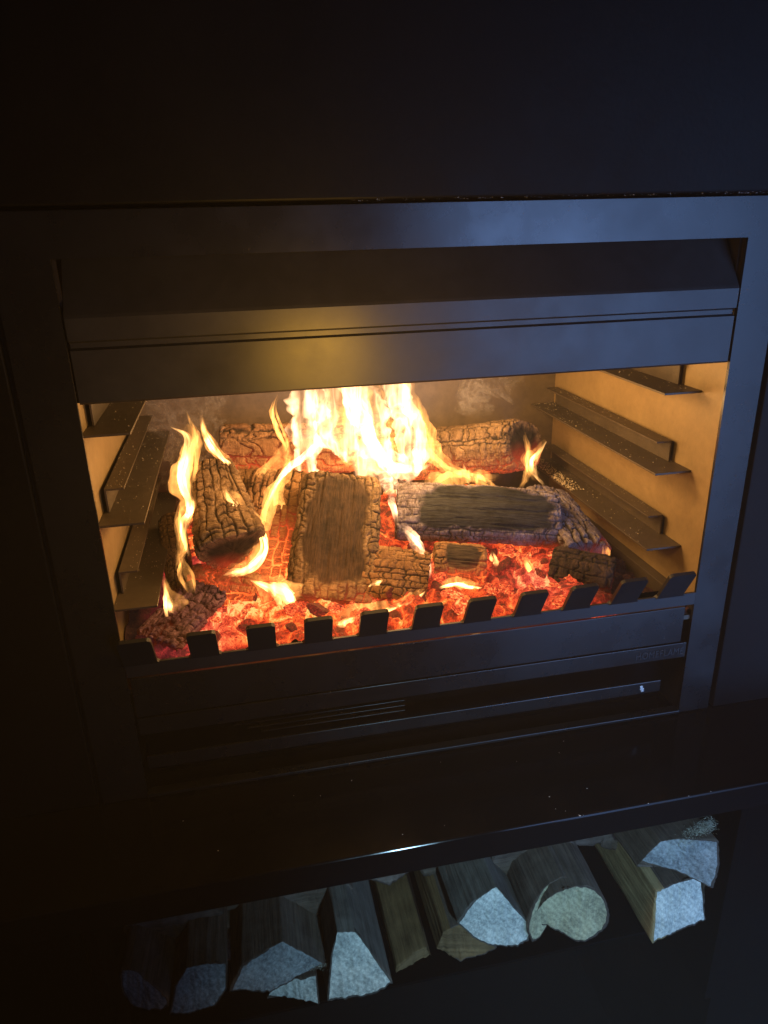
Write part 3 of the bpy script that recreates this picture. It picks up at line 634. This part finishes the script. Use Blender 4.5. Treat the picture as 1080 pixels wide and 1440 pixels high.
char_log('charred_log', 'pale cracked log standing far left behind the flames', (.196, .425, .748), (.196, .275, .650), (0, -.6, .8), .095, .07, WEDGE, M_charhot, 131,
         cell=(.020, .018), depth=.003, ember=.6, ember_top=.70, eb=1.5)
char_log('charred_log', 'ash grey stick against the left rail behind the wedge log', (.050, .36, .700), (.075, .150, .625), (-.3, -.6, .8), .050, .045, ROUND, M_char, 137,
         cell=(.018, .014), depth=.002, ember=.6, ember_top=.630)

# ------------------------------------------------------------------ ember bed
nx, ny = 460, 300
X, Y = np.meshgrid(np.linspace(-.012, .898, nx), np.linspace(.008, .590, ny), indexing='ij')
wx = (fbm(X*25, Y*25, 0, 3, 5)-.5)*.03; wy = (fbm(X*25+7, Y*25, 0, 3, 6)-.5)*.03
H = np.zeros_like(X); lumpv = np.zeros_like(X); crev = np.zeros_like(X)
for cs, am, sd in ((.046, .018, 3), (.022, .011, 4), (.0085, .0040, 8)):
    f1, f2, cid = voro((X+wx)/cs, (Y+wy)/cs*1.15, 0, sd)
    H += am*(1-np.clip(f1, 0, 1)**2)*(.35+cid); crev += (1-sst(.0, .30, f2-f1))*am/.016; lumpv += cid*am
mound = .030*np.exp(-(((X-.42)/.30)**2+((Y-.34)/.24)**2))+.018*fbm(X*9, Y*9, 0, 3, 2)
edge_r = sst(.70, .86, X)*(.030)
Z = .590+H*1.0+mound-edge_r+(fbm(X*130, Y*130, 0, 3, 9)-.5)*.004
Z -= .012*(1-sst(.0, .05, Y))
Z = np.maximum(Z, .5805)
hx = 1-.55*sst(.60, .82, X)-.8*sst(.74, .83, X)
heat = (.40+.62*crev)*(.55+.75*(lumpv/.04))*hx*(1-.45*np.exp(-((X-.02)/.05)**2))
heat *= .9+.55*np.exp(-(((X-.22)/.12)**2+((Y-.10)/.10)**2))
heat *= .55+.75*fbm(X*14, Y*14, 0, 3, 12)
heat *= sst(.0, .075, X)
purp = .9*np.exp(-((X-.06)/.085)**2)*sst(0, .05, .35-Y)+.7*np.exp(-(((X-.66)/.06)**2+((Y-.10)/.09)**2))
eb = grid_mesh('ember_bed', np.stack([X, Y, Z], -1), M_ember, None, False, {'glow_amount': np.clip(heat, 0, 2), 'lump': lumpv/.03, 'purple': purp})
tag(eb, 'bed of glowing red and orange embers behind the log guard', 'embers', kind='stuff')

# loose glowing coals lying on the bed
def coal_mesh(seed, r):
    bm = bmesh.new(); bmesh.ops.create_icosphere(bm, subdivisions=4, radius=1)
    co = np.array([v.co[:] for v in bm.verts])
    rng = np.random.default_rng(seed); pl = rng.normal(size=(11, 3)); pl /= np.linalg.norm(pl, axis=1, keepdims=True)
    dist = rng.uniform(.55, .9, 11); rad = np.ones(len(co))
    for p_, d_ in zip(pl, dist):
        c = co@p_; rad = np.minimum(rad, np.where(c > .05, d_/np.maximum(c, .05), 9))
    rad *= 1+.16*(fbm(co[:, 0]*3+seed, co[:, 1]*3, co[:, 2]*3, 4, seed)-.5)
    f1, f2, cid = voro(np.arctan2(co[:, 1], co[:, 0])*2.2, co[:, 2]*3.5, 0, seed); rad -= .07*(1-sst(0, .16, f2-f1))
    for v, a, k in zip(bm.verts, co, rad): v.co = Vector(a*k*np.array(r))
    me = bpy.data.meshes.new('glowing_coal'); bm.to_mesh(me); bm.free()
    me.polygons.foreach_set('use_smooth', np.ones(len(me.polygons), bool))
    z = (co[:, 2]*rad)
    for k, v in (('glow_amount', .55+.75*(1-sst(0, .3, f2-f1))+.3*(z < 0)), ('lump', cid), ('purple', np.full(len(co), .25))):
        at = me.attributes.new(k, 'FLOAT', 'POINT'); at.data.foreach_set('value', v.astype(np.float32))
    me.materials.append(M_ember); return me
cm = [coal_mesh(200+i, (.022, .017, .013)) for i in range(7)]
rng = random.Random(5)
def bed_z(x, y):
    i = int(np.clip((x+.012)/.91*(nx-1), 0, nx-1)); j = int(np.clip((y-.008)/.582*(ny-1), 0, ny-1)); return Z[max(0, i-4):i+5, max(0, j-4):j+5].mean()
spots = []
while len(spots) < 95:
    x, y = rng.uniform(.12, .74), rng.uniform(.03, .30)
    if all((x-a)**2+(y-b)**2 > .022**2 for a, b in spots): spots.append((x, y))
for i, (x, y) in enumerate(spots):
    dark = i % 3 == 0
    me = cm[i % 7]
    o = bpy.data.objects.new('charcoal_lump' if dark else 'glowing_coal', me); COL.objects.link(o)
    if dark: o.material_slots[0].link = 'OBJECT'; o.material_slots[0].material = M_coaldark
    sc_ = rng.uniform(.45, 1.15); o.scale = (sc_, sc_*rng.uniform(.6, 1.1), sc_); o.rotation_euler = (rng.uniform(-.5, .5), rng.uniform(-.5, .5), rng.uniform(0, 6.28))
    o.location = (x, y, bed_z(x, y)+.004)
    if dark: tag(o, 'dark half burnt charcoal lump lying loose on the ember bed', 'charcoal', 'loose dark charcoal lumps on the ember bed')
    else: tag(o, 'lump of red hot coal lying loose on the ember bed', 'coal', 'loose glowing coals on the ember bed')

# ------------------------------------------------------------------ flames
def catmull(P, n):
    P = np.array(P, float); Q = np.vstack([2*P[0]-P[1], P, 2*P[-1]-P[-2]]); out = []
    m = len(P)-1
    for t in np.linspace(0, m-1e-6, n):
        i = int(t); f = t-i; a, b, c, d = Q[i:i+4]
        out.append(.5*((2*b)+(-a+c)*f+(2*a-5*b+4*c-d)*f*f+(-a+3*b-3*c+d)*f**3))
    return np.array(out)
camC = np.array(CAM_C)
def flame(name, pts, mat, seed, parent=None, fmax=1., wob=1.3):
    n = 90; nv = 40
    Q = catmull(pts, n); Q[:, 3] = np.maximum(Q[:, 3], .0005)
    c, wd = Q[:, :3], Q[:, 3]
    wd = wd*(.45+1.1*fbm(np.linspace(0, 1, n)*6+seed, seed*.7, 0, 3, seed+9))
    T = np.gradient(c, axis=0); T /= np.linalg.norm(T, axis=1, keepdims=True)
    D = np.array([0., 1., -.15])                                   # tongues are broad across the hearth, thinner front to back
    S = np.cross(T, D); S /= (np.linalg.norm(S, axis=1, keepdims=True)+1e-9)
    Dp = np.cross(S, T)
    th = np.linspace(0, 2*np.pi, nv, endpoint=False)
    Lc = np.r_[0, np.cumsum(np.linalg.norm(np.diff(c, axis=0), axis=1))]
    u = Lc[:, None]*np.ones(nv)
    rr = 1+.75*(fbm(u*34+seed*3.1, np.cos(th)[None]*1.2+seed, np.sin(th)[None]*1.2, 3, seed)-.5)
    off = (fbm(Lc*30+seed, seed*1.7+0*Lc, 0, 4, seed+2)-.5)[:, None]*wob*wd[:, None]
    P = c[:, None]+(S[:, None]*((np.cos(th)*rr*wd[:, None])+off)[..., None])+(Dp[:, None]*(np.sin(th)*rr*wd[:, None]*.42)[..., None])
    t = np.linspace(0, 1, n)[:, None]*np.ones(nv)
    fade = sst(0, .30, t)*(1-sst(.50, 1., t)*.93)*fmax*np.clip(.15+1.7*fbm(u*30+seed, np.sin(th)[None]*.8+seed, 0, 3, seed+50), .25, 1.5)
    o = grid_mesh(name, P, mat, None, True, {'along': t, 'fade': fade})
    if parent is not None: o.parent = parent; o.location = -Vector(parent.location)
    return o
LAB = {'main': 'tall white and yellow fire rising in the middle behind the centre log', 'rearleft': 'small orange flame licking the checkered back log at left',
 'leftedge': 'slim yellow flame up the outer side of the left wedge log', 'leftback': 'curling yellow flame off the top of the left wedge log',
 'sweep': 'thin flame sweeping across the wedge log and round its lower end', 'lowleft': 'small orange flame below the left rail tips',
 'cornerleft': 'short white flame above the purple log in the left corner', 'rightcurl': 'curling yellow flame at the black end of the back right log',
 'midright': 'low orange flame between the two right hand logs', 'bedcentre': 'white flame lying on embers left of the centre log foot',
 'bedfront': 'white flame in the guard slot in front of the centre log', 'bedspot': 'tiny white flame on the ash covered flat log',
 'blockedge': 'yellow flame along the front edge of the square block', 'ashedge': 'thin pale flame at the right foot of the ash covered log',
 'bedright': 'tiny yellow flame on embers below the grey-green faced log', 'bedright2': 'faint orange flame near the ashy right log', 'far': 'tiny pale flame at the far right end of the ashy log'}
roots = {}
for i, (g, k, pts) in enumerate(FL):
    if g not in roots:
        roots[g] = empty('fire' if g == 'main' else 'flame', pts[0][:3]); tag(roots[g], LAB[g], 'fire' if g == 'main' else 'flame', None if g == 'main' else 'small flames among the logs')
    big = g == 'main'
    rr = random.Random(i*31+5)
    for sub in range(2 if big else 4):
        sc_w = (.88, .42, .40, .3)[sub] if big else (.55, .36, .30, .26)[sub]; p2 = []
        lo = (0, rr.uniform(-.9, .9), rr.uniform(-1.1, .2), rr.uniform(.2, 1.2))[sub]
        for q, (x, y, z, h) in enumerate(pts):
            j = lo*h*rr.uniform(.6, 1.2)
            p2.append((x+j, y+rr.uniform(-.5, .5)*h, z+(rr.uniform(-1.4, 1.4)*h if q in (0, len(pts)-1) else 0), h*sc_w))
        flame('flame_tongue', p2, (M_flame if big else M_flamesmall) if k == 'hot' else M_flamethin, 300+i*7+sub*3, roots[g], wob=1.4 if big else 2.6)

    if k == 'hot' and not big and len(pts) > 3:      # the faint orange mantle round a small flame
        flame('flame_mantle', [(x, y+.006, z+.004, h*1.5) for x, y, z, h in pts], M_flamethin, 600+i*7, roots[g], wob=1.6)

# smoke wisps
def smoke(label, pts, seed):
    o = flame('smoke_wisp', pts, M_smoke, seed); tag(o, label, 'smoke', kind='stuff')
smoke('thin grey smoke curling in front of the left back wall', [(.06, .40, .70, .02), (.085, .42, .78, .045), (.10, .45, .86, .06), (.12, .47, .94, .06), (.14, .48, 1.02, .03)], 901)
smoke('thin grey smoke over the back right log', [(.70, .50, .80, .02), (.70, .51, .86, .06), (.74, .52, .91, .07), (.76, .52, .97, .05)], 907)

# ash flecks on rails and bed edges, dust on the hearth
def flecks(name, label, spots_, mat, cat):
    me = bpy.data.meshes.new(name); V = []; Fc = []
    r_ = random.Random(3)
    for (x, y, z, s) in spots_:
        b = len(V); rot = Matrix.Rotation(r_.uniform(0, 6.28), 3, 'Z')
        for p in ((-1, -.6, 0), (1, -.5, 0), (.7, .6, 0), (-.8, .5, 0), (.1, 0, .8)):
            q = rot@Vector((p[0]*s*r_.uniform(.5, 1.3), p[1]*s*r_.uniform(.5, 1.3), p[2]*s)); V.append((x+q.x, y+q.y, z+q.z))
        Fc += [(b, b+1, b+4), (b+1, b+2, b+4), (b+2, b+3, b+4), (b+3, b, b+4)]
    me.from_pydata(V, [], Fc); o = link(name, me, None, [mat]); tag(o, label, cat, kind='stuff'); return o
rg = np.random.default_rng(4); fl = []
for z in (.9475, .8175, .6850):
    for _ in range(110): fl.append((rg.uniform(-.012, .046), .06+.51*rg.uniform()**.7, z+.0002, rg.uniform(.0004, .0012)))
    for _ in range(60): fl.append((rg.uniform(-.008, .018), rg.uniform(.11, .56), z+.0366, rg.uniform(.0004, .0011)))
    for _ in range(110): fl.append((.899-.060*rg.uniform(), .57-.5*rg.uniform()**2.0, z+.0002, rg.uniform(.0004, .0013)))
    for _ in range(60): fl.append((rg.uniform(.87, .894), rg.uniform(.11, .56), z+.0366, rg.uniform(.0004, .0011)))
for _ in range(700): fl.append((.839+.028*rg.uniform()**1.5, .57-.22*rg.uniform()**1.4, .6852+.004*rg.uniform(), rg.uniform(.0007, .0020)))
for _ in range(500): fl.append((-.0125+.006*rg.uniform(), rg.uniform(.13, .45), .8175+.0002+.006*rg.uniform(), rg.uniform(.0006, .0014)))
for _ in range(500): fl.append((-.0125+.006*rg.uniform(), rg.uniform(.13, .45), .6850+.0002+.006*rg.uniform(), rg.uniform(.0006, .0014)))
flecks('ash_flecks', 'pale ash flecks scattered over the side rails', fl, M_ash, 'ash')
du = [(rg.uniform(0., 1.1), -.18+.17*rg.uniform(), .3852, rg.uniform(.0004, .0011)) for _ in range(16)]
du += [(rg.uniform(.3, 1.1), -.183+.003*rg.uniform(), .3852, rg.uniform(.0005, .0014)) for _ in range(10)]
flecks('dust_specks', 'white dust specks on the black hearth slab', du, M_dust, 'dust')
du = [(x, -.0115-.0015*rg.uniform(), 1.2262+rg.uniform(-.001, .001), rg.uniform(.0005, .0012)) for x in rg.uniform(.35, 1.0, 120)]  # pale flecks painted in as the wall edge's dotted highlight
flecks('edge_highlight', 'faint dotted highlight drawn along the lower edge of the chimney wall', du, M_dust, 'dust')

# ------------------------------------------------------------------ log store below the hearth
ST = empty('log_store', (.41, -.17, .06)); tag(ST, 'black steel firewood rack in the dark opening under the hearth', 'log rack')
plate('rack_side', -.075, -.060, -.178, .30, -.10, .336, M_under, ST)
plate('rack_side', .905, .920, -.178, .30, -.10, .336, M_under, ST)
plate('rack_floor', -.0595, .9045, -.150, .30, .060, .066, M_under, ST)
plate('rack_back', -.0595, .9045, .301, .306, -.10, .336, M_under, ST, 0)
plate('rack_rail', -.0595, .9045, .04, .05, .13, .15, M_under, ST)
bm = bmesh.new(); box(bm, -2.0, -.080, -.170, .3, -.60, .336); tag(mesh_obj('plinth_left', bm, M_under), kind='structure')
bm = bmesh.new(); box(bm, .925, 3.0, -.170, .3, -.60, .336); tag(mesh_obj('plinth_right', bm, M_under), kind='structure')
def fire_wood(y0, poly, mats, label, length=.30, seed=0, skew=(0, 0), rnd=0, endtilt=(0, 0)):
    p = np.array(poly); pc = p.mean(0); q, per = smooth_poly(p-pc, 150, rnd); q = q*1.12
    if (np.cross(q, np.roll(q, -1, 0))).sum() < 0: q = q[::-1].copy()
    nv = len(q); nu = 110; ncap = 16
    ca = np.linspace(0, 1, ncap, endpoint=False)
    U = np.r_[np.zeros(ncap), np.linspace(0, 1, nu)]; S = np.r_[ca, np.ones(nu)]
    Un = U[:, None]*np.ones(nv); V = np.arange(nv)[None]/nv*per*np.ones((len(U), 1)); ang = V/per*2*np.pi
    y = Un*length
    body = (np.r_[np.zeros(ncap), np.ones(nu)] > 0)[:, None]
    rad = 1+body*(.10*(fbm(y*9, np.cos(ang)*1.5+seed, np.sin(ang)*1.5, 3, seed)-.5)*np.clip(y/.03, 0, 1)+.05*(fbm(y*12, np.cos(ang)*14, np.sin(ang)*14+seed, 3, seed+2)-.5))
    edge_j = .035*(fbm(np.cos(ang)*9, np.sin(ang)*9, 0, 4, seed+6)-.5)*S[:, None]
    s = q[None, :, 0]*S[:, None]*(rad+edge_j); t = q[None, :, 1]*S[:, None]*(rad+edge_j)
    capd = (fbm(s*160, t*45, 0, 4, seed+4)-.5)*.006
    yy = y+np.where(body, np.clip(1-y/.006, 0, 1), 1)*(capd+s*endtilt[0]+t*endtilt[1])
    P = np.stack([pc[0]+s+skew[0]*y, y0+yy, pc[1]+t+skew[1]*y], -1)
    gr = np.where(body[..., None], np.stack([y, V, s*0], -1), np.stack([s, y*0, t], -1))+seed*.13
    o = grid_mesh('firewood_log', P, mats[0], None, True, {'grain': gr})
    o.data.materials.append(mats[1])
    mi = np.zeros(len(o.data.polygons), np.int32)
    z0 = (ncap)*nv; mi[z0-nv:] = 1
    if len(mats) > 2:
        o.data.materials.append(mats[2])
        P_ = P.mean(0); ctr = P_.mean(0)
        quadv = np.tile(np.arange(nv), len(U)-1); a_ = np.arctan2((q[:, 1]), (q[:, 0]))
        isleft = (np.cos(a_-mats[3]) > .55)[quadv]; mi = np.where((mi == 1) & isleft, 2, mi).astype(np.int32)
    o.data.polygons.foreach_set('material_index', mi)
    c = Vector((pc[0], y0+length/2, pc[1])); o.data.transform(Matrix.Translation(-c)); o.location = c
    tag(o, label, 'firewood', 'firewood logs stored under the hearth')
    return o
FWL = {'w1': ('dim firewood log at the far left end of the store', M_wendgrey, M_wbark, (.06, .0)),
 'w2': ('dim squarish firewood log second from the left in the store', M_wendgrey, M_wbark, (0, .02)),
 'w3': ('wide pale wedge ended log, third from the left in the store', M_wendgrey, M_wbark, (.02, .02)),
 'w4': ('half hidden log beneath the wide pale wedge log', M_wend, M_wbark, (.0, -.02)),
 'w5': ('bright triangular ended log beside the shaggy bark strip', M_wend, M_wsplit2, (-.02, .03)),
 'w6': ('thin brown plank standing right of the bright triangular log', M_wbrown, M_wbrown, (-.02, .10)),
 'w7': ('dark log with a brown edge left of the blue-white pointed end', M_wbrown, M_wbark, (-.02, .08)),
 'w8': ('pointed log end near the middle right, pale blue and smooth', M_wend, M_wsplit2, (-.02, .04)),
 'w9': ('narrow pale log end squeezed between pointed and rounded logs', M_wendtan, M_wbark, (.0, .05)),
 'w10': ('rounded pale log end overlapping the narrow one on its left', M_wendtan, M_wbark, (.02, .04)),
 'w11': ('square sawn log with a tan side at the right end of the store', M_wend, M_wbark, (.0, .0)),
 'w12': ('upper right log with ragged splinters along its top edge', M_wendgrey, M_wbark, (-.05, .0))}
for i, (k, y0, poly) in enumerate(FW):
    lb, me_, ms_, sk = FWL[k]
    mats = [me_, ms_]
    if k == 'w11': mats = [me_, M_wbark, M_wtan, math.pi]
    if k == 'w7': mats = [me_, M_wbark, M_wbrown, math.pi]
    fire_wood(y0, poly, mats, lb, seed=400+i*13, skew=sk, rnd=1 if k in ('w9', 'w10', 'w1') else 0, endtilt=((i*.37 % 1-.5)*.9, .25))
# back row, dim logs that fill the space behind
bk = [(.02, .20, .07), (.13, .22, .06), (.24, .20, .07), (.47, .22, .06), (.60, .20, .075), (.73, .22, .06), (.36, .25, .06), (.80, .20, .06), (.08, .13, .05)]
for i, (x, z, r) in enumerate(bk):
    poly = [(x+r*math.cos(a)*(1+.25*random.uniform(-1, 1)), z+r*.8*math.sin(a)*(1+.2*random.uniform(-1, 1))) for a in [2*math.pi*k/8 for k in range(8)]]
    fire_wood(-.07+.02*(i % 2), poly, [M_wbark, M_wbark], 'dark barked log lying deep behind the front row in the store', seed=700+i*11, length=.28)
# splinters on the ends
def splinters(label, base, n, spread, seed, ln=(.003, .009)):
    rr = np.random.default_rng(seed); V = []; Fc = []
    for _ in range(n):
        t = rr.uniform(); p = np.array(base[0])*(1-t)+np.array(base[1])*t+rr.normal(size=3)*spread
        d = rr.normal(size=3); d[2] = abs(d[2])*.6; d[1] -= .5; d /= np.linalg.norm(d); l = rr.uniform(*ln); wv = np.cross(d, rr.normal(size=3)); wv /= np.linalg.norm(wv); wv *= rr.uniform(.0002, .00045)
        wz = np.cross(d, wv)
        b = len(V); V += [tuple(p-wv), tuple(p+wv), tuple(p+wz), tuple(p+d*l)]; Fc += [(b, b+1, b+3), (b+1, b+2, b+3), (b+2, b, b+3)]
    me = bpy.data.meshes.new('splinters'); me.from_pydata(V, [], Fc); o = link('splinters', me, None, [M_splint]); tag(o, label, 'splinters', kind='stuff')
splinters('ragged pale splinters on top of the upper right log', ((.822, -.158, .266), (.878, -.150, .284)), 1500, .0050, 1, (.002, .006))
splinters('pale fibres along the ridge of the wide wedge log', ((.20, -.15, .155), (.28, -.15, .135)), 300, .003, 4, (.002, .006))

# ------------------------------------------------------------------ added haze that spreads the flare glow
bm = bmesh.new(); box(bm, -2.1, 3.3, -3.3, 1.3, -1.62, 2.75)
m, nt = nmat('flare_haze'); n = N(nt)
v = n('ShaderNodeVolumePrincipled', {'Color': (.95, .92, .88, 1), 'Density': HAZE, 'Anisotropy': .0})
o = n('ShaderNodeOutputMaterial'); nt.links.new(v.outputs[0], o.inputs['Volume'])
hz = mesh_obj('haze', bm, m); tag(hz, 'thin haze added to carry the amber flare glow', 'haze', kind='stuff')
